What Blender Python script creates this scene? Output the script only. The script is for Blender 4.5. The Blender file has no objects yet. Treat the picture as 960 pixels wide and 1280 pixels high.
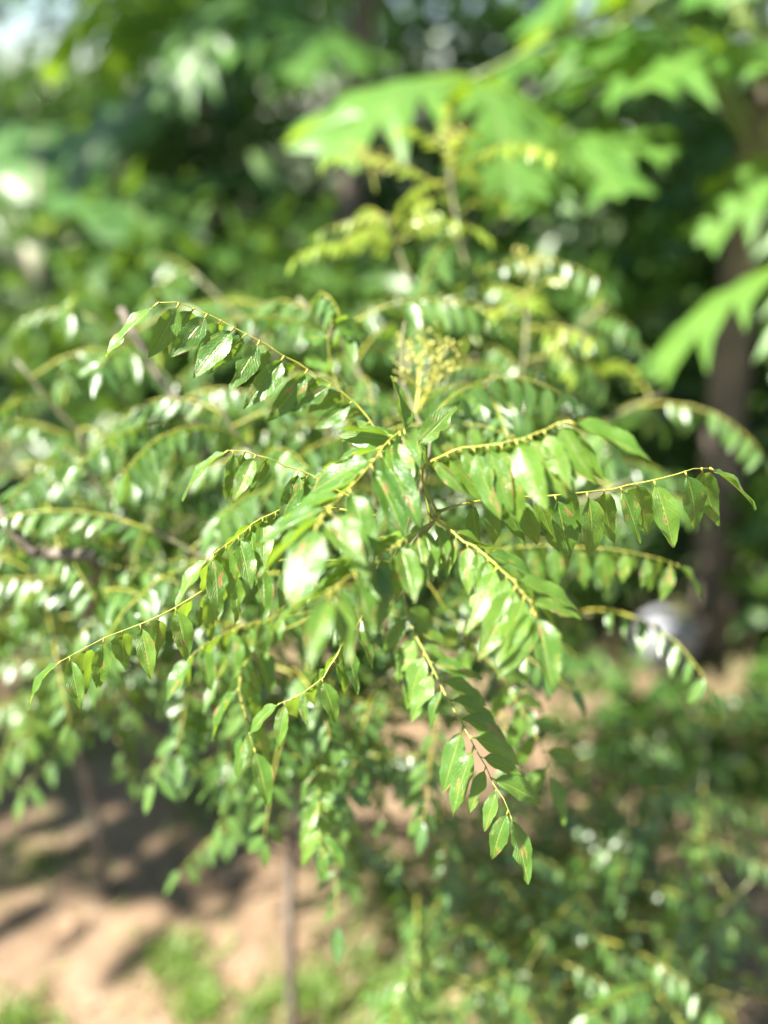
import bpy, math, random
import numpy as np
from mathutils import Matrix, Vector

random.seed(7)
rng = np.random.default_rng(7)
R = math.radians
scene = bpy.context.scene
col = scene.collection

# ------------------------------------------------------------------ camera
CAM = np.array([0.0, 0.0, 1.6]); PITCH = R(25); FPX = 1108.0
cam_d = bpy.data.cameras.new('camera'); cam = bpy.data.objects.new('camera', cam_d); col.objects.link(cam)
cam.location = CAM; cam.rotation_euler = (R(90) - PITCH, 0, 0)
cam_d.sensor_fit = 'VERTICAL'; cam_d.sensor_height = 24; cam_d.lens = 24 * FPX / 1280
cam_d.clip_start = 0.02; cam_d.clip_end = 400
cam_d.dof.use_dof = True; cam_d.dof.focus_distance = 0.69; cam_d.dof.aperture_fstop = 0.92
cam_d.dof.aperture_blades = 0
scene.camera = cam
# ------------------------------------------------------------------ light
SUN = np.array([-0.52, -0.30, 0.80]); SUN = SUN / np.linalg.norm(SUN)
world = bpy.data.worlds.new('World'); scene.world = world; world.use_nodes = True
nt = world.node_tree; nt.nodes.clear()
sky = nt.nodes.new('ShaderNodeTexSky'); sky.sky_type = 'NISHITA'; sky.sun_disc = False; sky.ozone_density = 2.5; sky.dust_density = 0.5
sky.sun_elevation = math.asin(SUN[2]); sky.sun_rotation = math.atan2(SUN[0], SUN[1])
bgn = nt.nodes.new('ShaderNodeBackground'); bgn.inputs[1].default_value = 0.05
outw = nt.nodes.new('ShaderNodeOutputWorld')
nt.links.new(sky.outputs[0], bgn.inputs[0]); nt.links.new(bgn.outputs[0], outw.inputs[0])
sl = bpy.data.lights.new('sun', 'SUN'); sl.energy = 5.0; sl.angle = R(0.5); sl.color = (1.0, 0.955, 0.87)
so = bpy.data.objects.new('sun', sl); col.objects.link(so)
so.rotation_euler = Vector(tuple(SUN)).to_track_quat('Z', 'Y').to_euler(); so.location = (-4, 0, 6)
scene.view_settings.view_transform = 'Standard'; scene.view_settings.look = 'None'
scene.view_settings.exposure = 2.3; scene.view_settings.gamma = 1.0
scene.view_settings.use_curve_mapping = False
scene.cycles.use_denoising = True
scene.cycles.max_bounces = 5; scene.cycles.transmission_bounces = 4; scene.cycles.diffuse_bounces = 4; scene.cycles.glossy_bounces = 2
scene.cycles.sample_clamp_indirect = 8

FW = np.array([0, math.cos(PITCH), -math.sin(PITCH)]); UP = np.array([0, math.sin(PITCH), math.cos(PITCH)])
def P(x, y, d):
    return CAM + d * (FW + np.array([1., 0, 0]) * (x - 480) / FPX + UP * (640 - y) / FPX)
def unit(v):
    v = np.asarray(v, float); return v / (np.linalg.norm(v) + 1e-12)
def U(a, b): return random.uniform(a, b)

# ------------------------------------------------------------------ materials
def new_mat(name):
    m = bpy.data.materials.new(name); m.use_nodes = True; t = m.node_tree; t.nodes.clear()
    return m, t, t.nodes, t.links
def ramp(N, stops):
    r = N.new('ShaderNodeValToRGB'); e = r.color_ramp.elements
    while len(e) < len(stops): e.new(0.5)
    for k, (p, c) in enumerate(stops):
        e[k].position = p; e[k].color = (c[0], c[1], c[2], 1)
    return r
def math_node(N, L, op, a, b=None, c=None):
    n = N.new('ShaderNodeMath'); n.operation = op
    for k, v in enumerate((a, b, c)):
        if v is None: continue
        if isinstance(v, (int, float)): n.inputs[k].default_value = v
        else: L.new(v, n.inputs[k])
    return n.outputs[0]
def mix_col(N, L, fac, a, b, mode='MIX'):
    n = N.new('ShaderNodeMix'); n.data_type = 'RGBA'; n.blend_type = mode
    for sock, v in ((n.inputs[0], fac), (n.inputs[6], a), (n.inputs[7], b)):
        if isinstance(v, (int, float)): sock.default_value = v
        elif isinstance(v, tuple): sock.default_value = (v[0], v[1], v[2], 1)
        else: L.new(v, sock)
    return n.outputs[2]

def leaf_material(name, dark, light, trans_col, rough=0.3, trans=0.35, spots=0.0, vein=(0.20, 0.26, 0.05), veins=12.0, spec=0.5, specks=0.0, per_leaf='attr', simple=False):
    """leaf blade: uv.x along the blade, uv.y across (0.5 = midrib); attribute leaf_id varies leaf by leaf"""
    m, t, N, L = new_mat(name)
    out = N.new('ShaderNodeOutputMaterial')
    uv = N.new('ShaderNodeUVMap'); uv.uv_map = 'UVMap'
    sep = N.new('ShaderNodeSeparateXYZ'); L.new(uv.outputs[0], sep.inputs[0])
    u, v = sep.outputs[0], sep.outputs[1]
    if per_leaf == 'attr':
        at = N.new('ShaderNodeAttribute'); at.attribute_name = 'leaf_id'; rid = at.outputs['Fac']
    else:
        oi = N.new('ShaderNodeObjectInfo'); rid = oi.outputs['Random']
    # offset the noise lookups leaf by leaf
    off = N.new('ShaderNodeCombineXYZ')
    L.new(math_node(N, L, 'MULTIPLY', rid, 91.0), off.inputs[2])
    L.new(u, off.inputs[0]); L.new(v, off.inputs[1])
    nz = N.new('ShaderNodeTexNoise'); nz.inputs['Scale'].default_value = 3.0; nz.inputs['Detail'].default_value = 0 if simple else 3
    L.new(off.outputs[0], nz.inputs['Vector'])
    fac = math_node(N, L, 'ADD', math_node(N, L, 'MULTIPLY', rid, 0.6), math_node(N, L, 'MULTIPLY', nz.outputs['Fac'], 0.4))
    base = mix_col(N, L, fac, dark, light)
    av = math_node(N, L, 'ABSOLUTE', math_node(N, L, 'SUBTRACT', v, 0.5))
    # side veins sweep forward from the midrib
    ph = math_node(N, L, 'SUBTRACT', math_node(N, L, 'MULTIPLY', u, veins), math_node(N, L, 'MULTIPLY', av, veins * 0.6))
    tri = math_node(N, L, 'PINGPONG', ph, 0.5)
    side = N.new('ShaderNodeMapRange'); side.inputs[1].default_value = 0.0; side.inputs[2].default_value = 0.10
    side.inputs[3].default_value = 1.0; side.inputs[4].default_value = 0.0; L.new(tri, side.inputs[0])
    mid = N.new('ShaderNodeMapRange'); mid.inputs[1].default_value = 0.015; mid.inputs[2].default_value = 0.05
    mid.inputs[3].default_value = 1.0; mid.inputs[4].default_value = 0.0; L.new(av, mid.inputs[0])
    c = mix_col(N, L, math_node(N, L, 'MULTIPLY', side.outputs[0], 0.22), base, vein)
    c = mix_col(N, L, math_node(N, L, 'MULTIPLY', mid.outputs[0], 0.8), c, vein)
    if spots > 0:
        ns = N.new('ShaderNodeTexNoise'); ns.inputs['Scale'].default_value = 2.6; ns.inputs['Detail'].default_value = 5
        ns.inputs['Roughness'].default_value = 0.62
        off2 = N.new('ShaderNodeCombineXYZ'); L.new(math_node(N, L, 'MULTIPLY', rid, 37.0), off2.inputs[2])
        L.new(u, off2.inputs[0]); L.new(v, off2.inputs[1]); L.new(off2.outputs[0], ns.inputs['Vector'])
        th = 0.70 - spots * 0.06
        sp = N.new('ShaderNodeMapRange'); sp.inputs[1].default_value = th; sp.inputs[2].default_value = th + 0.012
        L.new(ns.outputs['Fac'], sp.inputs[0])
        ha = N.new('ShaderNodeMapRange'); ha.inputs[1].default_value = th - 0.05; ha.inputs[2].default_value = th
        L.new(ns.outputs['Fac'], ha.inputs[0])
        c = mix_col(N, L, math_node(N, L, 'MULTIPLY', ha.outputs[0], 0.6), c, (0.24, 0.26, 0.03))
        c = mix_col(N, L, math_node(N, L, 'MULTIPLY', sp.outputs[0], 0.95), c, (0.27, 0.13, 0.07))
    if specks > 0:
        vo = N.new('ShaderNodeTexVoronoi'); vo.inputs['Scale'].default_value = 22
        L.new(off.outputs[0], vo.inputs['Vector'])
        s2 = N.new('ShaderNodeMapRange'); s2.inputs[1].default_value = 0.10; s2.inputs[2].default_value = 0.22
        s2.inputs[3].default_value = 1; s2.inputs[4].default_value = 0; L.new(vo.outputs['Distance'], s2.inputs[0])
        gate = N.new('ShaderNodeMapRange'); gate.inputs[1].default_value = 0.5; gate.inputs[2].default_value = 0.62
        L.new(nz.outputs['Fac'], gate.inputs[0])
        c = mix_col(N, L, math_node(N, L, 'MULTIPLY', math_node(N, L, 'MULTIPLY', s2.outputs[0], gate.outputs[0]), specks), c, (0.42, 0.46, 0.32))
    pb = N.new('ShaderNodeBsdfPrincipled'); L.new(c, pb.inputs['Base Color'])
    rr = N.new('ShaderNodeMapRange'); rr.inputs[3].default_value = rough - 0.08; rr.inputs[4].default_value = rough + 0.12
    L.new(nz.outputs['Fac'], rr.inputs[0]); L.new(rr.outputs[0], pb.inputs['Roughness'])
    pb.inputs['Specular IOR Level'].default_value = spec
    # relief
    n2 = N.new('ShaderNodeTexNoise'); n2.inputs['Scale'].default_value = 14; n2.inputs['Detail'].default_value = 3
    L.new(off.outputs[0], n2.inputs['Vector'])
    h = math_node(N, L, 'SUBTRACT', math_node(N, L, 'MULTIPLY', n2.outputs['Fac'], 0.5), math_node(N, L, 'ADD', math_node(N, L, 'MULTIPLY', side.outputs[0], 0.35), math_node(N, L, 'MULTIPLY', mid.outputs[0], 0.7)))
    bp = N.new('ShaderNodeBump'); bp.inputs['Strength'].default_value = 0.55; bp.inputs['Distance'].default_value = 0.002
    if not simple:
        L.new(h, bp.inputs['Height']); L.new(bp.outputs[0], pb.inputs['Normal'])
    tr = N.new('ShaderNodeBsdfTranslucent')
    tc = mix_col(N, L, 0.35, trans_col, c)
    L.new(tc, tr.inputs['Color'])
    mx = N.new('ShaderNodeMixShader'); mx.inputs[0].default_value = trans
    L.new(pb.outputs[0], mx.inputs[1]); L.new(tr.outputs[0], mx.inputs[2]); L.new(mx.outputs[0], out.inputs[0])
    return m

def stem_material(name, c1, c2, scale=30, rough=0.6, bump=0.3):
    m, t, N, L = new_mat(name)
    out = N.new('ShaderNodeOutputMaterial'); pb = N.new('ShaderNodeBsdfPrincipled')
    tc = N.new('ShaderNodeTexCoord'); mp = N.new('ShaderNodeMapping'); mp.inputs['Scale'].default_value = (1, 1, 0.35)
    L.new(tc.outputs['Object'], mp.inputs[0])
    nz = N.new('ShaderNodeTexNoise'); nz.inputs['Scale'].default_value = scale; nz.inputs['Detail'].default_value = 6
    L.new(mp.outputs[0], nz.inputs['Vector'])
    r = ramp(N, [(0.35, c1), (0.65, c2)]); L.new(nz.outputs['Fac'], r.inputs[0]); L.new(r.outputs[0], pb.inputs['Base Color'])
    pb.inputs['Roughness'].default_value = rough
    bp = N.new('ShaderNodeBump'); bp.inputs['Strength'].default_value = bump; bp.inputs['Distance'].default_value = 0.004
    L.new(nz.outputs['Fac'], bp.inputs['Height']); L.new(bp.outputs[0], pb.inputs['Normal'])
    L.new(pb.outputs[0], out.inputs[0]); return m

M = {}
M['leaf'] = leaf_material('curry_leaf', (0.028, 0.102, 0.014), (0.120, 0.220, 0.022), (0.40, 0.62, 0.03), rough=0.32, trans=0.36, spec=0.65, spots=1.3, specks=0.7, per_leaf='object')
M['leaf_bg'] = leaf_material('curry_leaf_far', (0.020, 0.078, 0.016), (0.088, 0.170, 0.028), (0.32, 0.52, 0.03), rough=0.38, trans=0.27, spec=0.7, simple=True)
M['young'] = leaf_material('young_leaf', (0.12, 0.22, 0.020), (0.29, 0.35, 0.045), (0.48, 0.62, 0.05), rough=0.32, trans=0.42, simple=True)
M['rachis'] = stem_material('green_rachis', (0.15, 0.18, 0.022), (0.34, 0.31, 0.05), 60, 0.45, 0.1)
M['twig'] = stem_material('olive_twig', (0.075, 0.085, 0.035), (0.17, 0.16, 0.075), 45, 0.6)
M['bark'] = stem_material('brown_bark', (0.07, 0.055, 0.04), (0.19, 0.155, 0.12), 40, 0.8, 0.5)
M['bud'] = stem_material('pale_bud', (0.34, 0.36, 0.07), (0.54, 0.50, 0.16), 120, 0.5, 0.1)
M['papaya'] = leaf_material('papaya_leaf', (0.050, 0.135, 0.022), (0.105, 0.225, 0.040), (0.42, 0.62, 0.01), rough=0.38, trans=0.42, vein=(0.16, 0.24, 0.07), veins=9, per_leaf='object')
M['petiole'] = stem_material('papaya_petiole', (0.12, 0.19, 0.05), (0.22, 0.26, 0.09), 20, 0.5, 0.1)
M['papaya_bark'] = stem_material('papaya_bark', (0.06, 0.048, 0.038), (0.17, 0.13, 0.10), 14, 0.85, 0.6)
M['banana'] = leaf_material('banana_leaf', (0.05, 0.13, 0.035), (0.10, 0.21, 0.05), (0.35, 0.50, 0.06), rough=0.38, trans=0.35, veins=60, vein=(0.20, 0.28, 0.08), per_leaf='object')
M['banana_stem'] = stem_material('banana_stem', (0.10, 0.13, 0.07), (0.20, 0.19, 0.12), 9, 0.6, 0.3)
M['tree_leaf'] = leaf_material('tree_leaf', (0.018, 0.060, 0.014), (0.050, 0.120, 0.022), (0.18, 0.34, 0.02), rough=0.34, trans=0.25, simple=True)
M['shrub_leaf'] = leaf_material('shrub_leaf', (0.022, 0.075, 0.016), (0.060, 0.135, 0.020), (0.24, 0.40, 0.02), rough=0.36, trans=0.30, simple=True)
M['grass'] = leaf_material('grass_blade', (0.06, 0.13, 0.02), (0.16, 0.25, 0.04), (0.36, 0.46, 0.05), rough=0.5, trans=0.3, veins=2, simple=True)
M['dry'] = leaf_material('dry_leaf', (0.20, 0.12, 0.065), (0.42, 0.29, 0.19), (0.40, 0.22, 0.08), rough=0.6, trans=0.15, vein=(0.24, 0.15, 0.08), per_leaf='object')
M['stone'] = stem_material('pale_stone', (0.20, 0.20, 0.22), (0.34, 0.34, 0.37), 7, 0.8, 0.5)

def ground_material():
    m, t, N, L = new_mat('dirt_ground')
    out = N.new('ShaderNodeOutputMaterial'); pb = N.new('ShaderNodeBsdfPrincipled')
    tc = N.new('ShaderNodeTexCoord')
    def noise(s, d=6, ro=0.55):
        n = N.new('ShaderNodeTexNoise'); n.inputs['Scale'].default_value = s; n.inputs['Detail'].default_value = d
        n.inputs['Roughness'].default_value = ro; L.new(tc.outputs['Object'], n.inputs['Vector']); return n.outputs['Fac']
    a = noise(2.2); b = noise(14, 8, 0.65); g = noise(70, 4)
    r = ramp(N, [(0.30, (0.080, 0.052, 0.030)), (0.52, (0.165, 0.108, 0.062)), (0.72, (0.26, 0.19, 0.125))])
    L.new(math_node(N, L, 'ADD', math_node(N, L, 'MULTIPLY', a, 0.5), math_node(N, L, 'MULTIPLY', b, 0.5)), r.inputs[0])
    gm = N.new('ShaderNodeMapRange'); gm.inputs[1].default_value = 0.55; gm.inputs[2].default_value = 0.66
    L.new(g, gm.inputs[0])
    c = mix_col(N, L, math_node(N, L, 'MULTIPLY', gm.outputs[0], 0.35), r.outputs[0], (0.08, 0.05, 0.03))
    mo = N.new('ShaderNodeMapRange'); mo.inputs[1].default_value = 0.52; mo.inputs[2].default_value = 0.68
    L.new(noise(1.3, 7, 0.6), mo.inputs[0])
    c = mix_col(N, L, math_node(N, L, 'MULTIPLY', mo.outputs[0], 0.55), c, (0.09, 0.11, 0.03))
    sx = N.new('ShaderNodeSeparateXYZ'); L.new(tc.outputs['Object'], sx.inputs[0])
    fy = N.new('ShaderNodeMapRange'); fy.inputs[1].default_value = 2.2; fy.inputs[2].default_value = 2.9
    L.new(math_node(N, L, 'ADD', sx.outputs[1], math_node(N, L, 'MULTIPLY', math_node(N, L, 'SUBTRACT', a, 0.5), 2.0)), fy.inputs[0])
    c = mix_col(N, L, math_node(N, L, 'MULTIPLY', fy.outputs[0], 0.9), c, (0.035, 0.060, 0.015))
    L.new(c, pb.inputs['Base Color']); pb.inputs['Roughness'].default_value = 0.92
    bp = N.new('ShaderNodeBump'); bp.inputs['Strength'].default_value = 0.7; bp.inputs['Distance'].default_value = 0.02
    L.new(math_node(N, L, 'ADD', b, math_node(N, L, 'MULTIPLY', g, 0.4)), bp.inputs['Height']); L.new(bp.outputs[0], pb.inputs['Normal'])
    L.new(pb.outputs[0], out.inputs[0]); return m
M['ground'] = ground_material()

# ------------------------------------------------------------------ mesh helpers
class MB:
    """collects geometry with uv, leaf_id and material slots, links it as one mesh object"""
    def __init__(s): s.v = []; s.f = []; s.uv = []; s.lid = []; s.mi = []; s.n = 0
    def add(s, verts, faces, uvs=None, lid=0.5, mi=0):
        verts = np.asarray(verts, float); k = len(verts)
        s.v.append(verts); s.uv.append(np.zeros((k, 2)) + 0.25 if uvs is None else np.asarray(uvs, float))
        s.lid.append(np.full(k, lid)); s.f.extend([tuple(i + s.n for i in f) for f in faces]); s.mi.extend([mi] * len(faces)); s.n += k
    def tube(s, pts, radii, seg=6, mi=0, lid=0.5):
        pts = np.asarray(pts, float); n = len(pts)
        T = np.gradient(pts, axis=0); V = []; UVs = []
        ref = np.array([0.31, 0.17, 0.93])
        for i in range(n):
            t = unit(T[i]); a = np.cross(t, ref)
            if np.linalg.norm(a) < 1e-3: a = np.cross(t, [1, 0, 0])
            a = unit(a); b = np.cross(t, a)
            for k in range(seg):
                an = 2 * math.pi * k / seg
                V.append(pts[i] + radii[i] * (a * math.cos(an) + b * math.sin(an))); UVs.append((i / (n - 1), 0.25))
        F = [(i * seg + k, i * seg + (k + 1) % seg, (i + 1) * seg + (k + 1) % seg, (i + 1) * seg + k) for i in range(n - 1) for k in range(seg)]
        F.append(tuple(range(seg))[::-1]); F.append(tuple((n - 1) * seg + k for k in range(seg)))
        s.add(V, F, UVs, lid, mi)
    def mesh(s, name, mats, origin=(0, 0, 0), smooth=True):
        me = bpy.data.meshes.new(name)
        V = np.concatenate(s.v) - np.asarray(origin)
        me.from_pydata(V.tolist(), [], s.f)
        uv = np.concatenate(s.uv); lid = np.concatenate(s.lid)
        ul = me.uv_layers.new(name='UVMap')
        idx = np.empty(len(me.loops), dtype=np.int32); me.loops.foreach_get('vertex_index', idx)
        ul.data.foreach_set('uv', uv[idx].astype(np.float32).ravel())
        at = me.attributes.new('leaf_id', 'FLOAT', 'POINT'); at.data.foreach_set('value', lid.astype(np.float32))
        for m in mats: me.materials.append(m)
        me.polygons.foreach_set('material_index', s.mi)
        me.polygons.foreach_set('use_smooth', [smooth] * len(me.polygons)); me.update()
        return me
    def build(s, name, mats, parent=None, origin=(0, 0, 0), smooth=True):
        if not isinstance(mats, (list, tuple)): mats = [mats]
        return link(name, s.mesh(name, mats, origin, smooth), parent, origin)
def link(name, me, parent=None, origin=(0, 0, 0)):
    """origin is in world space; parents are never rotated or scaled, so the local place is a difference"""
    o = bpy.data.objects.new(name, me); col.objects.link(o)
    if parent is not None:
        o.parent = parent; o.location = Vector(tuple(origin)) - Vector(parent['_o'])
    else: o.location = tuple(origin)
    o['_o'] = tuple(float(x) for x in origin)
    return o
def thing(name, label, cat, loc, group=None):
    o = bpy.data.objects.new(name, None); col.objects.link(o); o.location = tuple(loc); o.empty_display_size = 0.1
    o['_o'] = tuple(float(x) for x in loc); tag(o, label, cat, group); return o
def tag(o, label, cat, group=None):
    o['label'] = label; o['category'] = cat
    if group: o['group'] = group
def smooth_path(pts, n):
    """Catmull-Rom through the points, n samples evenly spread"""
    p = np.asarray(pts, float)
    p = np.vstack([2 * p[0] - p[1], p, 2 * p[-1] - p[-2]]); out = []
    for i in range(1, len(p) - 2):
        for t in np.linspace(0, 1, 14, endpoint=False):
            a, b, c, d = p[i - 1], p[i], p[i + 1], p[i + 2]
            out.append(0.5 * (2 * b + (c - a) * t + (2 * a - 5 * b + 4 * c - d) * t * t + (3 * b - a - 3 * c + d) * t ** 3))
    out.append(p[-2]); out = np.array(out)
    s = np.concatenate([[0], np.cumsum(np.linalg.norm(np.diff(out, axis=0), axis=1))])
    q = np.linspace(0, s[-1], n)
    return np.stack([np.interp(q, s, out[:, k]) for k in range(3)], 1)

# ------------------------------------------------------------------ the ground
def gz(x, y):
    return 0.018 * np.sin(2.1 * x + 0.7) * np.cos(1.7 * y + 0.3) + 0.008 * np.sin(6.3 * x + 1.9 * y) + 0.006 * np.cos(7.9 * y - 3.1 * x)
def build_ground():
    ax = np.concatenate([-np.geomspace(60, 4.2, 14), np.linspace(-4, 4, 81), np.geomspace(4.2, 60, 14)])
    ay = np.concatenate([-np.geomspace(50, 1.1, 10), np.linspace(-1, 6, 71), np.geomspace(6.2, 90, 18)])
    X, Y = np.meshgrid(ax, ay); Z = gz(X, Y)
    nx, ny = len(ax), len(ay)
    mb = MB(); V = np.stack([X.ravel(), Y.ravel(), Z.ravel()], 1)
    F = [(j * nx + i, j * nx + i + 1, (j + 1) * nx + i + 1, (j + 1) * nx + i) for j in range(ny - 1) for i in range(nx - 1)]
    mb.add(V, F); g = mb.build('ground', M['ground']); g['kind'] = 'structure'
    tag(g, 'orange brown bare dirt ground with patches of grass', 'ground'); return g
build_ground()

# ------------------------------------------------------------------ curry leaflets
def leaflet_grid(nl=10, nw=2, fold=0.35, curl=0.15, twist=0.0, width=0.185, skew=0.04, wave=0.03, bites=(), seed=0):
    """unit leaflet along +X, upper face +Z: rhombic-ovate, finely scalloped, folded on the midrib, blunt notched tip"""
    r = random.Random(seed); V = []; UVs = []
    for i in range(nl + 1):
        t = i / nl
        w = width * (math.sin(math.pi * min(1, t ** 0.78)) ** 0.85 if 0 < t < 1 else 0.0)
        if t > 0.72: w = max(w, width * 0.95 * (1 - t) / 0.28 * 0.72)
        w = max(w, 0.006)
        for j in range(-nw, nw + 1):
            q = j / nw; ww = w * (1 + (skew if q > 0 else -skew) * 2)
            if abs(j) == nw:
                ww *= 1 + 0.035 * (1 if i % 2 else -1)
                for (b0, b1, sd, dp) in bites:
                    if b0 <= t <= b1 and sd * q > 0: ww *= 1 - dp * math.sin(math.pi * (t - b0) / (b1 - b0) * 0.9 + 0.15)
            y = q * ww
            z = fold * abs(y) * (1 - 0.35 * t) - 0.30 * fold * y * y / max(width, 1e-3) - curl * t * t + wave * math.sin(t * 13 + q * 2 + seed) * abs(q)
            ang = twist * t
            V.append((t, y * math.cos(ang) - z * math.sin(ang) * 0.3, z + y * math.sin(ang))); UVs.append((t, 0.5 + 0.5 * q))
    m = 2 * nw + 1
    F = [(i * m + j, (i + 1) * m + j, (i + 1) * m + j + 1, i * m + j + 1) for i in range(nl) for j in range(m - 1)]
    return np.array(V), F, np.array(UVs)
STALK = 0.09
def leaflet_mb(**kw):
    mb = MB(); V, F, UVs = leaflet_grid(**kw)
    mb.add(V + np.array([STALK, 0, 0]), F, UVs)
    mb.tube([(-0.01, 0, 0), (STALK * 0.5, 0, 0.004), (STALK * 1.3, 0, -0.002)], [0.022, 0.018, 0.012], seg=4, mi=1)
    return mb
VAR = []
for k, kw in enumerate([dict(fold=0.70, curl=0.16, twist=0.25), dict(fold=0.50, curl=0.26, twist=-0.3, width=0.205), dict(fold=0.95, curl=0.20, twist=0.1),
                        dict(fold=0.62, curl=0.36, twist=-0.1, width=0.18), dict(fold=0.75, curl=0.10, twist=0.3, width=0.20), dict(fold=0.25, curl=0.22, twist=0.05, width=0.215),
                        dict(fold=0.40, curl=0.12, twist=-0.15, bites=((0.45, 0.72, 1, 0.6),)), dict(fold=0.35, curl=0.15, twist=0.2, bites=((0.3, 0.45, -1, 0.45), (0.6, 0.85, -1, 0.55)))]):
    VAR.append(leaflet_mb(seed=k, **kw).mesh('leaflet', [M['leaf'], M['rachis']]))
LOW = [leaflet_grid(nl=6, nw=1, seed=k, **kw) for k, kw in enumerate([dict(fold=0.45, curl=0.12, twist=0.1), dict(fold=0.3, curl=0.22, twist=-0.2), dict(fold=0.55, curl=0.08, twist=0.2), dict(fold=0.4, curl=0.3, twist=0.0, width=0.2)])]

def frond_frames(path, n, size, droop, rnd, sweep=0.5, start=0.16, upv=None, taper=True, jit=1.0):
    """leaflets set alternately along a rachis: list of (origin, x, y, z, size)"""
    L = len(path); T = np.gradient(path, axis=0); fr = []
    for i in range(n):
        t = start + (1 - start) * (i + 0.5) / n
        k = t * (L - 1); a = int(min(L - 2, k)); p = path[a] + (path[a + 1] - path[a]) * (k - a)
        tg = unit(T[a]); up = np.array([0, 0, 1.]) if upv is None else np.asarray(upv, float)
        if abs(np.dot(tg, up)) > 0.93: up = unit(up + np.array([0, -0.9, 0.2]))
        up = unit(up - tg * np.dot(up, tg)); s = np.cross(tg, up) * (1 if i % 2 else -1)
        d = droop + rnd.gauss(0, 0.13 * jit); sw = sweep + rnd.gauss(0, 0.1 * jit)
        S = s * math.cos(d) - up * math.sin(d); Nn = up * math.cos(d) + s * math.sin(d)
        x = unit(S * math.cos(sw) + tg * math.sin(sw) + np.array([0, 0, -0.12]))
        Nn = Nn + s * rnd.gauss(0, 0.12 * jit) + tg * rnd.gauss(0, 0.15 * jit)
        z = unit(Nn - x * np.dot(Nn, x)); y = np.cross(z, x)
        sz = size * ((0.62 + 0.38 * min(1, t * 2.2)) if taper else 1) * rnd.choice((rnd.uniform(.62, .9), rnd.uniform(.9, 1.08), rnd.uniform(.9, 1.08), rnd.uniform(.95, 1.15)))
        fr.append((p, x, y, z, sz))
    tg = unit(T[-1]); up = np.array([0, 0, 1.])
    if abs(np.dot(tg, up)) > 0.93: up = np.array([0, -1., 0.3])
    x = unit(tg * np.array([1, 1, .6]) + np.array([0, 0, -rnd.uniform(.35, .75)])); z = unit(up - x * np.dot(up, x)); fr.append((path[-1], x, np.cross(z, x), z, size * rnd.uniform(0.95, 1.15)))
    return fr
def make_rachis(path, r0, mb, mi=0):
    n = len(path); mb.tube(path, [r0 * ((1 - 0.66 * i / (n - 1)) * (1.12 if i % 2 else .92) + (.7 if i == 0 else 0)) for i in range(n)], seg=5, mi=mi)

LEAF_COUNT = {}
def frond(plant, path, n, size, droop=0.55, seed=0, sweep=0.5, detail=False, young=False, upv=None, start=0.16, jit=1.0, r0=0.0013, skip=()):
    rnd = random.Random(seed); path = np.array(path, float); path[1:] += np.array([[rnd.gauss(0, .0005) for _ in range(3)] for _ in range(len(path) - 1)])
    base = path[0]; mb = MB(); make_rachis(path, r0, mb)
    fo = mb.build('frond', M['rachis'], plant, base)
    frames = frond_frames(path, n, size, droop, rnd, sweep, start, upv, jit=jit)
    frames = [f for i, f in enumerate(frames) if i not in skip and (rnd.random() > 0.07 or i == len(frames) - 1)]
    if detail:
        for (p, x, y, z, s) in frames:
            k = rnd.choice([0, 0, 1, 1, 2, 2, 3, 4, 4, 5, 6, 7]); o = link('leaflet', VAR[k], fo, p)
            w = rnd.uniform(0.92, 1.12)
            m3 = Matrix(((x[0] * s, y[0] * s * w, z[0] * s), (x[1] * s, y[1] * s * w, z[1] * s), (x[2] * s, y[2] * s * w, z[2] * s)))
            o.matrix_local = Matrix.Translation(o.location) @ m3.to_4x4()
        LEAF_COUNT[plant.name] = LEAF_COUNT.get(plant.name, 0) + len(frames)
    else:
        mb = MB()
        for (p, x, y, z, s) in frames:
            V, F, UVs = rnd.choice(LOW)
            W = p + s * ((V[:, :1] + STALK * 0.6) * x + V[:, 1:2] * y * rnd.uniform(0.9, 1.1) + V[:, 2:] * z)
            mb.add(W, F, UVs, rnd.random())
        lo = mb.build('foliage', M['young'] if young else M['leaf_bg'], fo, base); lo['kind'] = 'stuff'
    return fo
def frond_path(base, az, pitch, length, sag, n=14):
    """a frond leaving at azimuth az and pitch, bending over under its weight"""
    p = np.array(base, float); pts = [p.copy()]; st = length / (n - 1)
    for i in range(n - 1):
        a = pitch - sag * (i / (n - 2)) ** 1.2
        p = p + st * np.array([math.cos(az) * math.cos(a), math.sin(az) * math.cos(a), math.sin(a)]); pts.append(p.copy())
    return np.array(pts)
def branch(plant, pts, r0, r1, mat, name='branch', n=26, seg=7):
    path = smooth_path(pts, n); mb = MB()
    mb.tube(path, [r0 + (r1 - r0) * (i / (n - 1)) for i in range(n)], seg=seg)
    mb.build(name, mat, plant, path[0]); return path

# ------------------------------------------------------------------ the curry leaf bush
B0 = np.array([-0.17, 1.10, 0.0]); B0[2] = gz(B0[0], B0[1]) - 0.02
bush = thing('curry_leaf_bush', 'large leafy curry bush with hanging glossy leaflets on arching fronds and thin brown stem', 'bush', B0)
stem = branch(bush, [B0, (-0.165, 1.09, 0.25), (-0.15, 1.09, 0.5), (-0.12, 1.11, 0.78), (-0.06, 1.10, 1.0)], 0.0105, 0.007, M['bark'], 'stem', 30)
def on_stem(z):
    i = int(np.argmin(np.abs(stem[:, 2] - z))); return stem[i]

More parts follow.
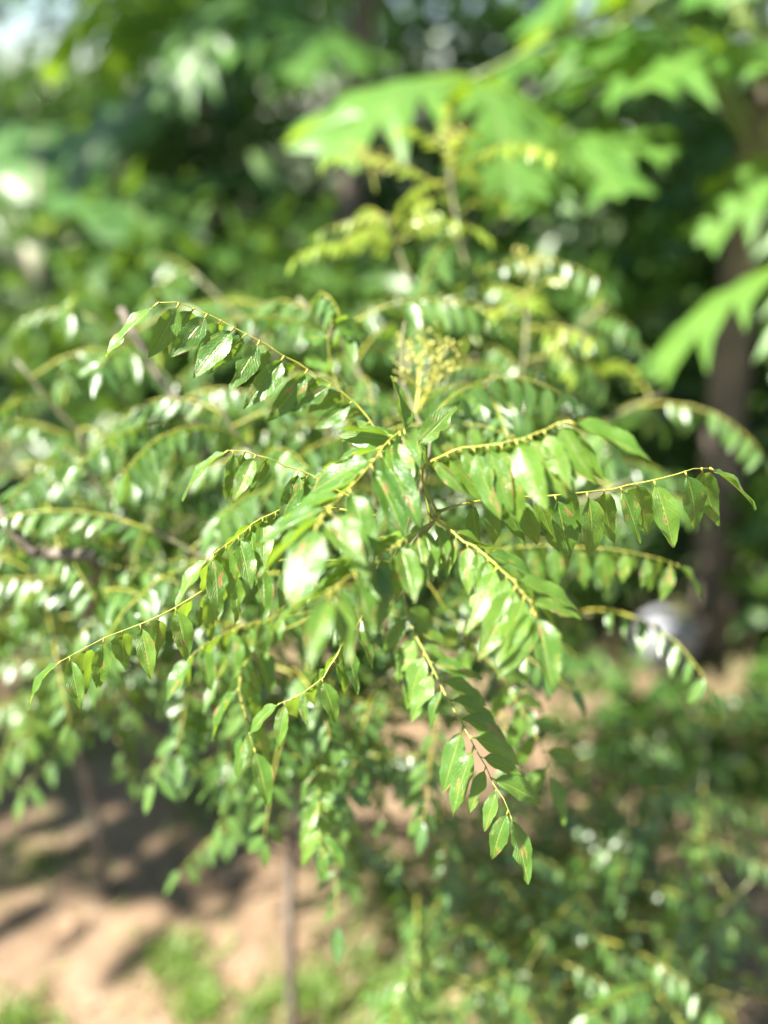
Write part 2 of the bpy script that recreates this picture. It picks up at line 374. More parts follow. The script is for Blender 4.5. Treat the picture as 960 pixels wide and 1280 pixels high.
def shoot(plant, z0, via, r0, r1, nf, seed, mat=None, flen=(0.15, 0.24), size=(0.028, 0.037), spread=None, along=(0.35, 1.0), young_tip=False, face=None, root=None, nl=(15, 21), detail=0):
    """one branch from the stem through the given points with fronds set spirally along its outer part"""
    rnd = random.Random(seed); b = on_stem(z0) if root is None else root
    pts = [b] + [P(*v) for v in via]; path = branch(plant, pts, r0, r1, mat or M['twig'])
    az = rnd.uniform(0, 6.28)
    for k in range(nf):
        t = along[0] + (along[1] - along[0]) * (k + 0.5) / nf
        i = min(len(path) - 1, int(t * (len(path) - 1))); az += 2.4 + rnd.gauss(0, 0.3)
        ca = az
        pitch = rnd.uniform(0.15, 0.75) - 0.25 * (1 - t); L = rnd.uniform(*flen) * (1.08 - 0.25 * t)
        fp = frond_path(path[i], ca, pitch, L, rnd.uniform(0.7, 1.5))
        yt = young_tip and k >= nf - (3 if young_tip is True else 1)
        frond(plant, fp, rnd.randint(*nl), rnd.uniform(*size) * (0.8 if yt else 1), droop=rnd.uniform(0.35, 0.85), seed=seed * 100 + k, young=yt, detail=(k < detail))
    if young_tip is True:
        for k in range(7):
            az += 2.4; fp = frond_path(path[-1 - k // 3], az, rnd.uniform(-.2, 1.3), rnd.uniform(.04, .12), rnd.uniform(.2, 1.8), 10)
            frond(plant, fp, rnd.randint(9, 14), rnd.uniform(.018, .027), droop=rnd.uniform(.1, .7), seed=seed * 100 + 60 + k, young=True)
    return path

# the shoot that reaches towards the camera and its fronds, each leaflet built
hero = branch(bush, [on_stem(0.8), P(450, 800, 0.98), P(500, 705, 0.80), P(540, 652, 0.68), P(548, 640, 0.655)], 0.0055, 0.0024, M['twig'])
def hp(*pts, n=18): return smooth_path([P(*p) for p in pts], n)
H = [
 # upper left arching frond
 dict(pts=[(505, 600, .735), (455, 515, .745), (390, 465, .735), (330, 430, .72), (270, 396, .71), (215, 377, .70), (198, 378, .695)], n=18, size=0.0483, droop=1.0, sweep=.28, start=.2),
 # small bitten frond on the left
 dict(pts=[(470, 640, .69), (400, 600, .68), (350, 580, .672), (310, 566, .665), (285, 563, .66)], n=9, size=0.0439, droop=1.05, sweep=.15, start=.38),
 dict(pts=[(470, 645, .70), (380, 632, .70), (325, 650, .685), (290, 675, .67), (262, 696, .66)], n=13, size=0.0396, droop=.85, sweep=.55, start=.45),
 # long low frond to the lower left
 dict(pts=[(500, 705, .80), (350, 700, .76), (280, 722, .72), (210, 764, .70), (140, 793, .69), (90, 818, .68), (76, 826, .68)], n=15, size=0.0423, droop=1.0, sweep=.35, start=.30),
 # two fronds coming towards the camera
 dict(pts=[(540, 655, .675), (525, 580, .66), (500, 540, .65), (455, 590, .62), (418, 630, .595), (398, 652, .575)], n=21, size=0.0534, droop=.32, sweep=.6, start=.26, upv=(-.25, -.45, .8)),
 dict(pts=[(548, 640, .655), (545, 650, .645), (510, 672, .62), (465, 698, .59), (425, 730, .56), (410, 742, .545)], n=25, size=0.0444, droop=.5, sweep=.55, start=.10, upv=(-.15, -.5, .8)),
 # right upper frond
 dict(pts=[(546, 642, .655), (528, 590, .65), (560, 566, .64), (610, 556, .625), (660, 546, .61), (695, 530, .60), (712, 526, .595)], n=23, size=0.0482, droop=1.05, sweep=.3, start=.18),
 # long right frond
 dict(pts=[(548, 640, .66), (600, 626, .68), (665, 621, .68), (740, 615, .68), (810, 602, .68), (868, 586, .68), (888, 586, .68)], n=15, size=0.0482, droop=1.25, sweep=.2, start=.12),
 # right lower frond
 dict(pts=[(545, 648, .66), (570, 668, .645), (605, 693, .63), (640, 725, .61), (662, 752, .60), (668, 764, .595)], n=20, size=0.0483, droop=.35, sweep=.6, start=.06, upv=(.3, -.4, .8)),
 # hanging frond
 dict(pts=[(500, 705, .80), (510, 770, .80), (537, 828, .775), (573, 898, .74), (608, 960, .715), (632, 1004, .70), (640, 1020, .695)], n=22, size=0.0483, droop=.3, sweep=.6, start=.14, jit=.6, upv=(.12, -.8, .5)),
 # softer ones behind
 dict(pts=[(520, 700, .86), (590, 690, .88), (680, 682, .88), (750, 685, .88), (815, 696, .88), (845, 706, .88)], n=18, size=0.0396, droop=1.1, sweep=.15, start=.2),
 dict(pts=[(520, 710, .86), (580, 790, .88), (630, 850, .88), (670, 920, .87), (688, 965, .86)], n=14, size=0.0421, droop=.5, sweep=.5, upv=(0, -.7, .6), start=.2),
 dict(pts=[(470, 620, .88), (480, 545, .88), (530, 530, .86), (590, 530, .85), (640, 545, .84)], n=16, size=0.0396, droop=1.1, sweep=.2, start=.25),
 dict(pts=[(420, 760, .86), (330, 800, .84), (300, 850, .80), (310, 905, .77), (318, 935, .76)], n=11, size=0.0464, droop=.8, sweep=.5, start=.4),
 dict(pts=[(420, 760, .86), (330, 775, .82), (280, 792, .80), (248, 812, .79), (240, 820, .785)], n=12, size=0.0353, droop=1.0, sweep=.4, start=.35),
 dict(pts=[(420, 880, .95), (400, 950, .90), (398, 1010, .86), (400, 1050, .84)], n=11, size=0.0335, droop=.4, sweep=1.0, upv=(0, -.7, .6), start=.3),
 dict(pts=[(440, 560, .86), (425, 490, .84), (410, 440, .83), (415, 400, .83)], n=8, size=0.0378, droop=.9, sweep=.3, start=.3),
 dict(pts=[(500, 705, .80), (440, 790, .74), (400, 850, .72), (350, 880, .72)], n=13, size=0.0353, droop=.8, sweep=.5, start=.35),
 dict(pts=[(500, 600, .78), (560, 500, .84), (640, 470, .86), (700, 490, .86)], n=15, size=0.0353, droop=.9, sweep=.3, start=.35),
]
for k, h in enumerate(H):
    h = dict(h); pts = h.pop('pts'); n = h.pop('n'); size = h.pop('size')
    frond(bush, hp(*pts), n, size, seed=500 + k, detail=k < 18, r0=0.0011, **h)
# twigs that carry the hanging fronds
branch(bush, [on_stem(0.75), P(440, 850, 1.0), P(420, 760, .86)], 0.004, 0.002, M['twig'])
branch(bush, [hero[8], P(500, 740, .88), P(520, 700, .86)], 0.003, 0.002, M['twig'])
branch(bush, [hero[12], P(470, 620, .88), P(440, 560, .86)], 0.003, 0.002, M['twig'])
branch(bush, [on_stem(0.62), P(430, 930, 1.0), P(420, 880, .95)], 0.003, 0.002, M['twig'])

S = [ # z0, way points, r0, r1, fronds, seed, options
 (0.95, [(470, 560, 1.05), (440, 450, 1.02), (372, 372, 1.0)], .005, .0026, 15, 1, {}),
 (0.98, [(480, 560, 1.2), (520, 400, 1.22), (500, 320, 1.22), (480, 270, 1.22)], .006, .003, 14, 2, dict(young_tip=True)),
 (0.98, [(540, 560, 1.3), (600, 420, 1.28), (575, 300, 1.26), (560, 205, 1.26)], .006, .003, 15, 3, dict(young_tip=True)),
 (0.92, [(600, 600, 1.25), (650, 480, 1.2), (660, 370, 1.2)], .006, .003, 15, 4, dict(young_tip=True)),
 (0.90, [(640, 640, 1.2), (740, 540, 1.22), (830, 490, 1.26)], .006, .003, 15, 5, dict(young_tip=1)),
 (0.88, [(600, 700, 1.1), (700, 640, 1.05), (790, 600, 1.02)], .005, .0026, 10, 6, {}),
 (0.72, [(300, 790, 1.05), (180, 750, 1.0), (60, 745, .98)], .005, .0026, 16, 9, {}),
 (0.95, [(400, 640, 1.05), (310, 560, 1.0), (270, 500, .98)], .005, .0026, 15, 10, {}),
 (0.98, [(420, 560, 1.35), (320, 420, 1.35), (240, 340, 1.35)], .006, .003, 14, 11, {}),
 (0.60, [(430, 960, 1.08), (450, 920, 1.05), (475, 870, 1.02)], .004, .0024, 15, 12, {}),
 (0.66, [(370, 850, 1.0), (330, 800, .96), (290, 770, .95)], .004, .0024, 12, 13, {}),
 (0.72, [(520, 900, 1.1), (600, 880, 1.08), (660, 870, 1.06)], .004, .0024, 14, 14, {}),
 (0.85, [(600, 780, 1.1), (680, 760, 1.05), (740, 770, 1.02)], .005, .0024, 9, 16, {}),
 (0.95, [(520, 600, 1.05), (570, 520, 1.0), (620, 470, 1.0)], .005, .0026, 15, 17, {}),
 (0.80, [(380, 760, 1.0), (260, 700, .95), (190, 660, .93)], .005, .0026, 15, 19, {}),
 (0.98, [(560, 560, 1.4), (700, 430, 1.4), (760, 380, 1.4)], .006, .003, 14, 20, {}),
 (0.70, [(440, 880, 1.1), (520, 820, 1.05), (560, 790, 1.0)], .005, .0026, 14, 22, {}),
 (0.90, [(440, 700, 1.15), (400, 600, 1.12), (420, 520, 1.1)], .005, .0026, 14, 23, {}),
 (0.85, [(540, 760, 1.15), (600, 700, 1.12), (640, 600, 1.1)], .005, .0026, 14, 24, {}),
 (0.62, [(320, 850, 1.15), (220, 780, 1.12), (130, 760, 1.1)], .005, .0026, 13, 25, {}),
]
for (z0, via, r0, r1, nf, sd, kw) in S: shoot(bush, z0, via, r0, r1, nf, sd, **kw)

# the neighbouring bush with grey brown branches
D0 = np.array([-0.62, 1.42, 0.0]); D0[2] = gz(D0[0], D0[1]) - 0.02
bush2 = thing('curry_leaf_bush', 'smaller curry bush with bare grey brown branches standing beside the large one', 'bush', D0)
S2R = branch(bush2, [D0, D0 + [.02, -.02, .3], D0 + [.0, -.05, .62], D0 + [.03, -.08, .85]], 0.013, 0.008, M['bark'], 'stem', 30)
S2 = [
 (29, [(250, 600, 1.12), (190, 460, 1.08), (150, 385, 1.06)], .008, .004, 15, 7, dict(mat=M['bark'], detail=3)),
 (20, [(120, 715, 1.0), (40, 690, .96), (-20, 615, .94)], .010, .006, 12, 8, dict(mat=M['bark'], along=(.1, 1.0), detail=3)),
 (26, [(120, 600, 1.2), (60, 500, 1.12), (20, 450, 1.10)], .006, .003, 16, 15, dict(detail=3)),
 (24, [(60, 640, 1.28), (10, 570, 1.25), (-40, 520, 1.2)], .006, .003, 16, 18, {}),
 (29, [(230, 560, 1.35), (150, 430, 1.28), (90, 370, 1.25)], .006, .003, 15, 21, {}),
 (18, [(100, 840, 1.2), (20, 800, 1.12), (-40, 770, 1.1)], .005, .003, 14, 26, {}),
 (16, [(160, 860, 1.3), (200, 790, 1.25), (220, 730, 1.2)], .005, .003, 12, 27, {}),
 (28, [(140, 660, 1.15), (110, 590, 1.1), (100, 540, 1.06)], .005, .003, 15, 28, dict(detail=3)),
 (28, [(230, 660, 1.15), (270, 600, 1.12), (300, 560, 1.1)], .005, .003, 13, 29, {}),
 (22, [(60, 760, 1.1), (40, 720, 1.05), (60, 660, 1.03)], .005, .003, 14, 30, dict(detail=3)),
]
for (i0, via, r0, r1, nf, sd, kw) in S2: shoot(bush2, 0, via, r0, r1, nf, sd, root=S2R[i0], **kw)

# flower cluster: a forked green stalk crowded with pale buds
def flower_cluster(plant, base, tip, seed, nb=13):
    rnd = random.Random(seed); mb = MB(); bd = MB()
    main = smooth_path([base, (np.asarray(base) + tip) / 2 + np.array([.006, 0, .004]), tip], 12)
    mb.tube(main, [.0016 * (1 - .5 * i / 11) for i in range(12)], seg=5)
    ico = [(1, 0, 0), (-1, 0, 0), (0, 1, 0), (0, -1, 0), (0, 0, 1.5), (0, 0, -1.2)]
    fc = [(0, 2, 4), (2, 1, 4), (1, 3, 4), (3, 0, 4), (2, 0, 5), (1, 2, 5), (3, 1, 5), (0, 3, 5)]
    for k in range(nb):
        t = .3 + .7 * k / nb; p = main[int(t * 11)]; a = k * 2.4 + rnd.random()
        d = unit([math.cos(a), math.sin(a), .8]); l = (.040 * (1.2 - t)) * rnd.uniform(.6, 1.3) + .006
        e = p + d * l; mb.tube([p, (p + e) / 2, e], [.0008, .0007, .0005], seg=4)
        for q in range(rnd.randint(3, 5)):
            c = p + d * l * rnd.uniform(.3, 1.1); dd = unit([rnd.gauss(0, 1), rnd.gauss(0, 1), rnd.gauss(.4, .8)]); ee = c + dd * rnd.uniform(.004, .012)
            mb.tube([c, (c + ee) / 2, ee], [.0005] * 3, seg=3)
            rr = rnd.uniform(.0010, .0020); bd.add(np.array(ico) * rr + ee, fc, lid=rnd.random())
    f = mb.build('flower_cluster', M['rachis'], plant, main[0]); b = bd.build('buds', M['bud'], f, main[0]); b['kind'] = 'stuff'
flower_cluster(bush, P(520, 520, .86), P(552, 425, .91), 3, 12)
flower_cluster(bush, P(520, 520, .86), P(512, 425, .89), 13, 7)
branch(bush, [hero[14], P(535, 580, .76), P(520, 520, .86), P(500, 460, .87), P(506, 402, .87)], 0.003, 0.0012, M['twig'])
flower_cluster(bush, P(560, 215, 1.26), P(560, 165, 1.26), 4, 12)
flower_cluster(bush, P(470, 240, 1.22), P(445, 190, 1.22), 5, 12)
flower_cluster(bush, P(660, 370, 1.2), P(655, 320, 1.2), 6, 12)

# ------------------------------------------------------------------ the low sapling at its foot
C0 = np.array([0.36, 1.32, 0.0]); C0[2] = gz(C0[0], C0[1]) - 0.02
sap = thing('curry_leaf_sapling', 'low dense curry sapling growing from the dirt at the foot of the large bush', 'sapling', C0)
SR = branch(sap, [C0, C0 + [.01, .0, .12], C0 + [.0, .01, .25], C0 + [.02, .0, .36]], .008, .005, M['bark'], 'stem')
SS = [([(640, 1250, 1.35), (560, 1220, 1.22), (500, 1200, 1.12)], 10), ([(760, 1150, 1.40), (780, 1060, 1.36), (770, 990, 1.34)], 11), ([(820, 1120, 1.45), (870, 1020, 1.42), (880, 960, 1.42)], 11),
      ([(840, 1180, 1.4), (900, 1140, 1.32), (940, 1100, 1.28)], 11), ([(700, 1240, 1.3), (690, 1200, 1.2), (670, 1180, 1.15)], 11), ([(680, 1150, 1.4), (620, 1080, 1.33), (590, 1050, 1.30)], 10),
      ([(800, 1240, 1.35), (820, 1230, 1.22), (840, 1230, 1.15)], 11), ([(860, 1000, 1.6), (880, 900, 1.6), (885, 860, 1.6)], 9), ([(720, 1080, 1.45), (690, 1010, 1.42), (670, 980, 1.4)], 10),
      ([(880, 1240, 1.4), (930, 1250, 1.3), (960, 1240, 1.25)], 10), ([(740, 1180, 1.3), (740, 1130, 1.25), (735, 1100, 1.22)], 11),
      ([(640, 1140, 1.38), (570, 1040, 1.28), (540, 980, 1.24)], 11), ([(600, 1190, 1.32), (520, 1110, 1.22), (480, 1060, 1.18)], 10), ([(740, 1060, 1.45), (740, 960, 1.42), (750, 900, 1.42)], 11), ([(820, 1060, 1.5), (830, 960, 1.48), (820, 920, 1.48)], 10)]
for k, (via, nf) in enumerate(SS):
    root = SR[min(25, int(6 + 1.4 * k))]
    shoot(sap, 0, via, .0045, .0022, nf + 4, 60 + k, root=root, along=(.25, 1.0), detail=2 if k < 7 else 0)

# ------------------------------------------------------------------ papaya trees
def papaya_blade(size, seed, lobes=9, droop=0.35):
    """palmate blade in the XY plane, petiole joint at the origin, middle lobe along +X; each lobe cut into side lobes"""
    rnd = random.Random(seed); mb = MB(); nseg = 16
    for k in range(lobes):
        a = (k - (lobes - 1) / 2) / ((lobes - 1) / 2) * R(148) + rnd.gauss(0, .04)
        ln = size * (1.0 - 0.42 * abs(a) / R(148)) * rnd.uniform(.92, 1.06); W = ln * 0.092
        ca, sa = math.cos(a), math.sin(a); V = []; UVs = []; dr = droop * rnd.uniform(.7, 1.3)
        for i in range(nseg + 1):
            t = i / nseg; env = (0.30 + 1.0 * math.sin(math.pi * min(1, t * 0.95) ** 1.15)) * (1 if t < .94 else .45)
            tooth = [.8, 1.8, 2.7, .5][i % 4] if .25 < t < .92 else (.9 if t <= .25 else .8)
            w = W * env * tooth
            if i == nseg: w = .001
            for q in (-1, -.5, 0, .5, 1):
                sx = t * ln + abs(q) * w * .55 * (tooth > 1.2); y = q * w
                z = abs(y) * .32 - dr * ln * t * t * .9 - .25 * abs(y) * abs(y) / W + .01 * math.sin(9 * t + k)
                V.append((sx * ca - y * sa, sx * sa + y * ca, z)); UVs.append((t, .5 + .5 * q))
        F = [(i * 5 + j, (i + 1) * 5 + j, (i + 1) * 5 + j + 1, i * 5 + j + 1) for i in range(nseg) for j in range(4)]
        mb.add(V, F, UVs, rnd.random())
    return mb.mesh('leaf', [M['papaya']])
PB = [papaya_blade(1.0, 11, 9, .30), papaya_blade(1.0, 12, 7, .5), papaya_blade(1.0, 13, 9, .15)]
def papaya_tree(base, height, leaves, label, seed):
    base = np.array([base[0], base[1], float(gz(base[0], base[1])) - .03]); rnd = random.Random(seed)
    t = thing('papaya_tree', label, 'papaya tree', base, 'papaya trees')
    mb = MB(); n = 22; path = [base + np.array([.05 * math.sin(i / 7 + seed), .04 * math.sin(i / 9), height * i / (n - 1)]) for i in range(n)]
    mb.tube(path, [.075 * (1 - .45 * i / (n - 1)) * (1 + .04 * (i % 2)) for i in range(n)], seg=12); mb.build('trunk', M['papaya_bark'], t, base)
    top = path[-1]
    for (c, az, tilt, roll, size, v) in leaves:
        c = np.asarray(c, float); o = link('leaf', PB[v], t, c)
        o.rotation_euler = (Matrix.Rotation(az, 3, 'Z') @ Matrix.Rotation(tilt, 3, 'Y') @ Matrix.Rotation(roll, 3, 'X')).to_euler()
        o.scale = (size,) * 3
        s = top - np.array([0, 0, rnd.uniform(0, .25)]); mid = (s + c) / 2 + np.array([0, 0, .10 + .12 * np.linalg.norm(c - s)])
        pm = MB(); pp = smooth_path([s, mid, c + np.array([0, 0, .003])], 14); pm.tube(pp, [.011 - .006 * i / 13 for i in range(14)], seg=7)
        # petiole is built in world space, so undo the leaf's own transform
        po = pm.build('petiole', M['petiole'], None, c); po.parent = o
        po.matrix_local = (Matrix.Translation(o.location) @ o.rotation_euler.to_matrix().to_4x4() @ Matrix.Diagonal(o.scale).to_4x4()).inverted() @ Matrix.Translation(o.location)
    return t
A1 = math.pi
def ring(base, h, n, seed, rad=(.5, .85), dz=(-.25, .35), size=(.36, .46)):
    rnd = random.Random(seed); out = []
    for k in range(n):
        a = k * 2.4 + rnd.random() * .5; r = rnd.uniform(*rad)
        out.append(((base[0] + r * math.cos(a), base[1] + r * math.sin(a), h + rnd.uniform(*dz)), a, rnd.uniform(.05, .5), rnd.gauss(0, .2), rnd.uniform(*size), rnd.randrange(3)))
    return out
papaya_tree((1.02, 2.45), 1.75, [
    (P(590, 100, 1.75), A1 + .9, .0, -.18, .42, 1), (P(1000, 330, 1.6), A1 + .25, .30, .1, .33, 1), (P(905, 60, 2.0), A1 + .2, .1, 0, .46, 2),
    (P(760, 40, 2.3), A1 + 1.2, .0, .15, .44, 0), (P(1040, 200, 1.9), A1 + 1.0, .3, 0, .36, 0), (P(700, 175, 1.95), A1 + 1.1, .25, .1, .36, 2)]
    + ring((1.02, 2.45), 1.9, 6, 31, rad=(.4, .7), dz=(0, .4)), 'papaya tree whose lobed leaves spread just behind and above the curry bush', 2)
papaya_tree((-0.1, 3.6), 2.05, ring((-0.1, 3.6), 1.95, 13, 33), 'papaya tree with dark leaves standing between the banana plant and the nearer papaya tree', 4)
papaya_tree((2.2, 4.4), 2.3, ring((2.2, 4.4), 2.2, 12, 35), 'papaya tree with tall trunk farthest from the curry bush', 5)

# ------------------------------------------------------------------ banana plant
def banana_plant(base, leaves, label, height):
    base = np.array([base[0], base[1], float(gz(base[0], base[1])) - .03])
    t = thing('banana_plant', label, 'banana plant', base, 'banana plants')
    mb = MB(); n = 12; path = [base + np.array([.02 * i / n, 0, height * i / (n - 1)]) for i in range(n)]
    mb.tube(path, [.10 * (1 - .5 * i / (n - 1)) for i in range(n)], seg=12); mb.build('pseudostem', M['banana_stem'], t, base)
    top = path[-1]
    for (az, pitch, ln, wd, sag, sd) in leaves:
        rnd = random.Random(sd); ns = 26; fp = frond_path(top - np.array([0, 0, .12]), az, pitch, ln + .35, sag, ns)
        T = np.gradient(fp, axis=0); V = []; UVs = []; k0 = 5
        for i in range(k0, ns):
            u = (i - k0) / (ns - 1 - k0); w = wd * (math.sin(math.pi * (u * .93 + .035)) ** .6)
            tg = unit(T[i]); s = unit(np.cross(tg, [0, 0, 1.])); up = np.cross(s, tg)
            for q in (-1, -.5, 0, .5, 1):
                fl = .25 * abs(q) * w - .35 * q * q * w + .03 * math.sin(i * 1.3 + q * 3) * abs(q)
                V.append(fp[i] + s * q * w * (1 - .06 * (i % 3 == 0)) + up * fl); UVs.append((u, .5 + .5 * q))
        m = ns - k0; F = [(i * 5 + j, (i + 1) * 5 + j, (i + 1) * 5 + j + 1, i * 5 + j + 1) for i in range(m - 1) for j in range(4)]
        mb = MB(); mb.add(V, F, UVs, rnd.random()); o = mb.build('leaf', M['banana'], t, fp[0])
        mm = MB(); mm.tube(fp - np.array([0, 0, .008]), [.022 * (1 - .8 * i / (ns - 1)) for i in range(ns)], seg=6); mm.build('midrib', M['banana_stem'], o, fp[0])
    return t
banana_plant((-1.35, 3.5), [(0.3, .75, 1.2, .24, 1.6, 1), (-.72, 1.0, .72, .22, 1.9, 7), (1.8, .9, 1.3, .25, 1.5, 3), (3.3, .8, 1.2, .25, 1.7, 4), (-2.4, .6, 1.1, .24, 1.5, 5), (0.9, 1.1, 1.2, .24, 1.3, 6)], 'banana plant with broad drooping leaves near the sky gap', 1.15)

# ------------------------------------------------------------------ background trees and shrubs
LQ = np.array([(0, 0, 0), (.35, .2, .05), (.35, -.2, .05), (.7, .15, .02), (.7, -.15, .02), (1, 0, -.1), (.35, 0, 0), (.7, 0, -.03)]); LQF = [(0, 2, 6), (0, 6, 1), (2, 4, 7, 6), (6, 7, 3, 1), (4, 5, 7), (7, 5, 3)]
LQU = np.array([(0, .5), (.35, 1), (.35, 0), (.7, .9), (.7, .1), (1, .5), (.35, .5), (.7, .5)])
def crown_mb(center, rad, n, size, seed, clumps=26):
    g = np.random.default_rng(seed); mb = MB(); center = np.asarray(center, float); rad = np.asarray(rad, float)
    d = g.normal(size=(clumps, 3)); d /= np.linalg.norm(d, axis=1)[:, None]; cc = d * (g.random((clumps, 1)) ** .45) * .85
    Vs = []; lid = []
    for i in range(n):
        c = cc[g.integers(clumps)]; p = c + g.normal(size=3) * .15
        p = center + p * rad; x = unit(np.array([g.normal(), g.normal(), g.normal() - .5])); z = unit(np.cross(x, g.normal(size=3)))
        if z[2] < 0: z = -z
        y = np.cross(z, x); s = size * g.uniform(.7, 1.3)
        Vs.append(p + s * (LQ[:, :1] * x + LQ[:, 1:2] * y + LQ[:, 2:] * z)); lid.append(g.random())
    for V, l in zip(Vs, lid): mb.add(V, LQF, LQU, l)
    return mb, center + cc * rad
def tree(name, label, cat, base, height, crown_c, crown_r, n, size, seed, group, mat='tree_leaf', tr=.14):
    base = np.array([base[0], base[1], float(gz(base[0], base[1])) - .03]); t = thing(name, label, cat, base, group); rnd = random.Random(seed)
    top = np.array([base[0] + rnd.uniform(-.1, .1) * height * .5, base[1], height])
    mb, cl = crown_mb(crown_c, crown_r, n, size, seed); tb = MB()
    path = smooth_path([base, (base + top) / 2 + np.array([rnd.uniform(-.06, .06) * height, 0, 0]), top], 14); tb.tube(path, [tr * (1 - .6 * i / 13) for i in range(14)], seg=9)
    tb.build('trunk', M['bark'], t, base)
    for c in cl[:12]:
        s = path[rnd.randint(6, 12)]; pp = smooth_path([s, (s + c) / 2 + np.array([0, 0, .06 * height]), c], 8); lb = MB(); lb.tube(pp, [tr * .32 * (1 - .8 * i / 7) for i in range(8)], seg=5); lb.build('limb', M['bark'], t, base)
    mb.build('crown', M[mat], t, base); return t
SH = [((-3.0, 4.6), (1.3, .9, .95), .9, 'broad shrub left of the banana plant with dark oval leaves'), ((-1.2, 4.6), (1.1, .8, 1.0), .95, 'dark shrub filling the gap behind the banana plant'),
      ((.6, 4.6), (1.2, .8, 1.05), 1.0, 'dark shrub between the two farther papaya trees'), ((2.1, 3.0), (.75, .6, 1.0), .95, 'dense shrub in deep shade beyond the nearest papaya trunk'),
      ((3.4, 4.8), (1.3, .9, 1.2), 1.1, 'tall dark shrub behind the farthest papaya tree'), ((-1.9, 2.75), (.65, .5, .55), .5, 'low shrub beside the foot of the banana plant'),
      ((-.55, 3.0), (.75, .5, .72), .7, 'leafy shrub just behind the large curry bush'), ((.45, 3.1), (.7, .5, .75), .7, 'leafy shrub between the large curry bush and the papaya trunk'),
      ((1.55, 3.6), (.8, .6, .95), .9, 'dark shrub behind the papaya trunk and pale stone'),
      ((1.5, 2.3), (.45, .40, .62), .55, 'small dark shrub in shade beside the papaya trunk'),
      ((.62, 1.82), (.30, .22, .17), .15, 'low leafy plant on the dirt between the pale stone and the sapling'), ((1.08, 1.85), (.32, .25, .20), .17, 'low leafy plant on the dirt at the foot of the papaya trunk'), ((.42, 2.35), (.28, .25, .30), .28, 'low leafy shrub on the dirt just behind the large curry bush'), ((.60, 2.60), (.28, .2, .24), .2, 'low leafy shrub on the dirt just beyond the pale stone'), ((.86, 2.80), (.25, .2, .28), .24, 'low leafy shrub between the pale stone and the taller shrubs')]
for k, (b, r, cz, lab) in enumerate(SH):
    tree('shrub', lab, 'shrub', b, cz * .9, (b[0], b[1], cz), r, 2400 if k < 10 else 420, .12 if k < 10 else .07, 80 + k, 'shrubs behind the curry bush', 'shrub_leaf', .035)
TR = [((-5.6, 9.5), 4.5, (-5.4, 9.5, 2.0), (1.9, 1.8, 1.75), 'leafy tree by the sky gap with lower rounded crown', 4200, .22), ((-1.6, 9.0), 6.5, (-1.4, 9.0, 3.4), (2.5, 1.6, 3.2), 'tall dense tree rising behind the banana plant', 5200, .24),
      ((2.4, 8.0), 7, (2.6, 8.0, 3.4), (2.6, 1.6, 3.4), 'tall dense tree rising behind the papaya trees', 5200, .24), ((6.2, 7.5), 6.5, (6.0, 7.5, 3.0), (2.2, 1.8, 3.2), 'dense tree farthest from the sky gap', 4600, .24),
      ((-4.6, 4.2), 5.0, (-2.0, 3.5, 5.4), (2.6, 2.4, .9), 'unseen large spreading tree, its high crown added to shade the garden behind the bush', 6800, .20),  # out of view; crown added and shaped to keep sun off the backdrop
      ((-3.9, -.3), 3.2, (-3.2, .65, 3.6), (.9, .8, .5), 'slender tree whose crown dapples the dirt beside the curry bushes', 900, .16),
      ((-6, 16), 2.0, (-6, 16, 1.25), (3.6, 1.5, 1.1), 'distant low tree below the sky gap', 1800, .34), ((0, 17), 9, (0, 17, 5), (5, 2, 5), 'distant tall tree seen between the garden trees', 3200, .42), ((9, 15), 9, (9, 15, 5), (5, 2, 5), 'distant tall tree beyond the garden', 3200, .42)]
for k, (b, h, cc, r, lab, nn, ls) in enumerate(TR):
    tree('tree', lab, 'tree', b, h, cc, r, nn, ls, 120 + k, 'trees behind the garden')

# ------------------------------------------------------------------ small things on the ground
def stone(c, s, seed):
    rnd = random.Random(seed); mb = MB(); V = []; nu, nv = 16, 10
    for j in range(nv + 1):
        for i in range(nu):
            th = math.pi * j / nv; ph = 2 * math.pi * i / nu; d = np.array([math.sin(th) * math.cos(ph), math.sin(th) * math.sin(ph), math.cos(th)])
            r = 1 + .12 * math.sin(3 * d[0] + seed) + .10 * math.cos(4 * d[1] + 2 * d[2]) + .05 * math.sin(9 * d[2] + 5 * d[0]); V.append(np.sign(d) * np.abs(d) ** .8 * r * s)
    F = [(j * nu + i, (j + 1) * nu + i, (j + 1) * nu + (i + 1) % nu, j * nu + (i + 1) % nu) for j in range(nv) for i in range(nu)]
    c = np.array([c[0], c[1], float(gz(c[0], c[1])) + s[2] * .75]); mb.add(np.array(V) + c, F)
    return mb.build('stone', M['stone'], None, c - [0, 0, s[2]])
g0 = P(838, 775, 2.75)
tag(stone((g0[0], g0[1]), np.array([.10, .09, .10]), 3), 'pale grey white stone on shaded dirt near the papaya trunk', 'stone')

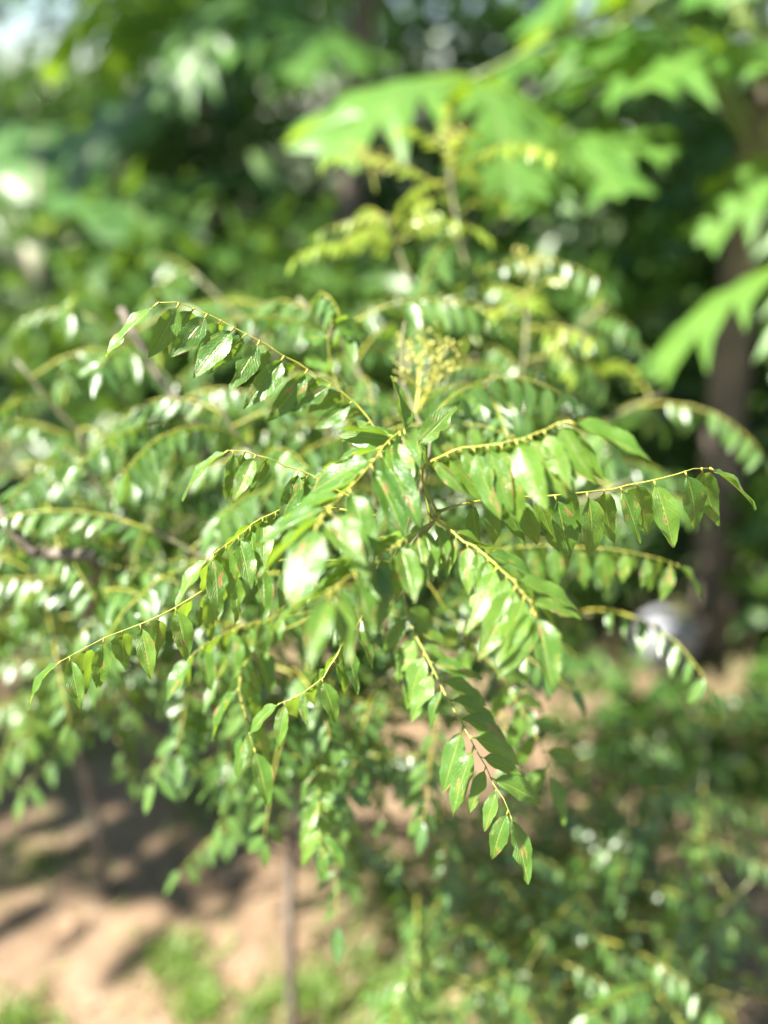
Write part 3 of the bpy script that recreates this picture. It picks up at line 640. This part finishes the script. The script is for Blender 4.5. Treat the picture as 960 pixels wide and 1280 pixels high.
def grass():
    g = np.random.default_rng(5); mb = MB()
    patches = [(P(230, 985, 1)[:2] * 0 + (-.38, 1.72), .16, 500), ((-.20, 1.80), .14, 350), ((-.42, 1.25), .09, 300), ((-.36, 1.16), .06, 260), ((-.14, 1.18), .12, 350), ((.02, 1.16), .12, 700), ((.10, 1.22), .12, 500),
               ((-.70, 1.12), .08, 220), ((-.95, 2.0), .35, 600), ((.95, 1.75), .25, 700), ((-.25, 1.14), .05, 160), ((-.05, 2.2), .3, 500), ((1.2, 1.3), .3, 500), ((-.8, 1.5), .15, 150), ((.02, 1.42), .16, 400)]
    for (c, r, n) in patches:
        for i in range(n):
            a = g.random() * 6.283; rr = r * abs(g.normal()) * .62; x, y = c[0] + rr * math.cos(a), c[1] + rr * math.sin(a); z = float(gz(x, y)) - .004
            h = g.uniform(.02, .055); w = g.uniform(.0018, .004); az = g.random() * 6.283; d = np.array([math.cos(az), math.sin(az), 0]); s = np.array([-d[1], d[0], 0]); b = np.array([x, y, z]); ln = g.uniform(.2, 1.2)
            V = [b + s * w, b - s * w, b + d * h * .3 * ln + [0, 0, h * .6] - s * w * .8, b + d * h * .3 * ln + [0, 0, h * .6] + s * w * .8, b + d * h * .9 * ln + [0, 0, h * (1.0 - .25 * ln)]]
            mb.add(V, [(0, 1, 2, 3), (3, 2, 4)], [(0, 0.2), (0, .8), (.6, .8), (.6, .2), (1, .5)], g.random())
    o = mb.build('grass', M['grass']); o['kind'] = 'stuff'; tag(o, 'thin patches of short green grass on the bare dirt', 'grass')
grass()

def dry_leaf_mesh(k):
    mb = MB(); V, F, UVs = leaflet_grid(nl=7, nw=2, fold=.5 - .25 * k, curl=-.12 - .1 * k, twist=.5 * (k - 1), width=.26, seed=40 + k, wave=.05); V = V.copy(); V[:, 2] -= V[:, 2].min(); mb.add(V, F, UVs); return mb.mesh('dry_leaf', [M['dry']])
DL = [dry_leaf_mesh(k) for k in range(3)]; rd = random.Random(9)
for k in range(34):
    x, y = (rd.uniform(-.75, .1), rd.uniform(1.05, 2.1)) if k < 16 else (rd.uniform(.05, .75), rd.uniform(.98, 1.25))
    o = link('dry_leaf', DL[k % 3], None, (x, y, float(gz(x, y)) + .001)); o.rotation_euler = (0, 0, rd.uniform(0, 6.28)); s = rd.uniform(.05, .08); o.scale = (s, s, s)
    tag(o, 'curled dry brown leaf fallen on the dirt', 'dry leaf', 'dry leaves on the dirt')

for o in bpy.data.objects:
    if '_o' in o: del o['_o']
print('leaflets', LEAF_COUNT, 'objects', len(bpy.data.objects))
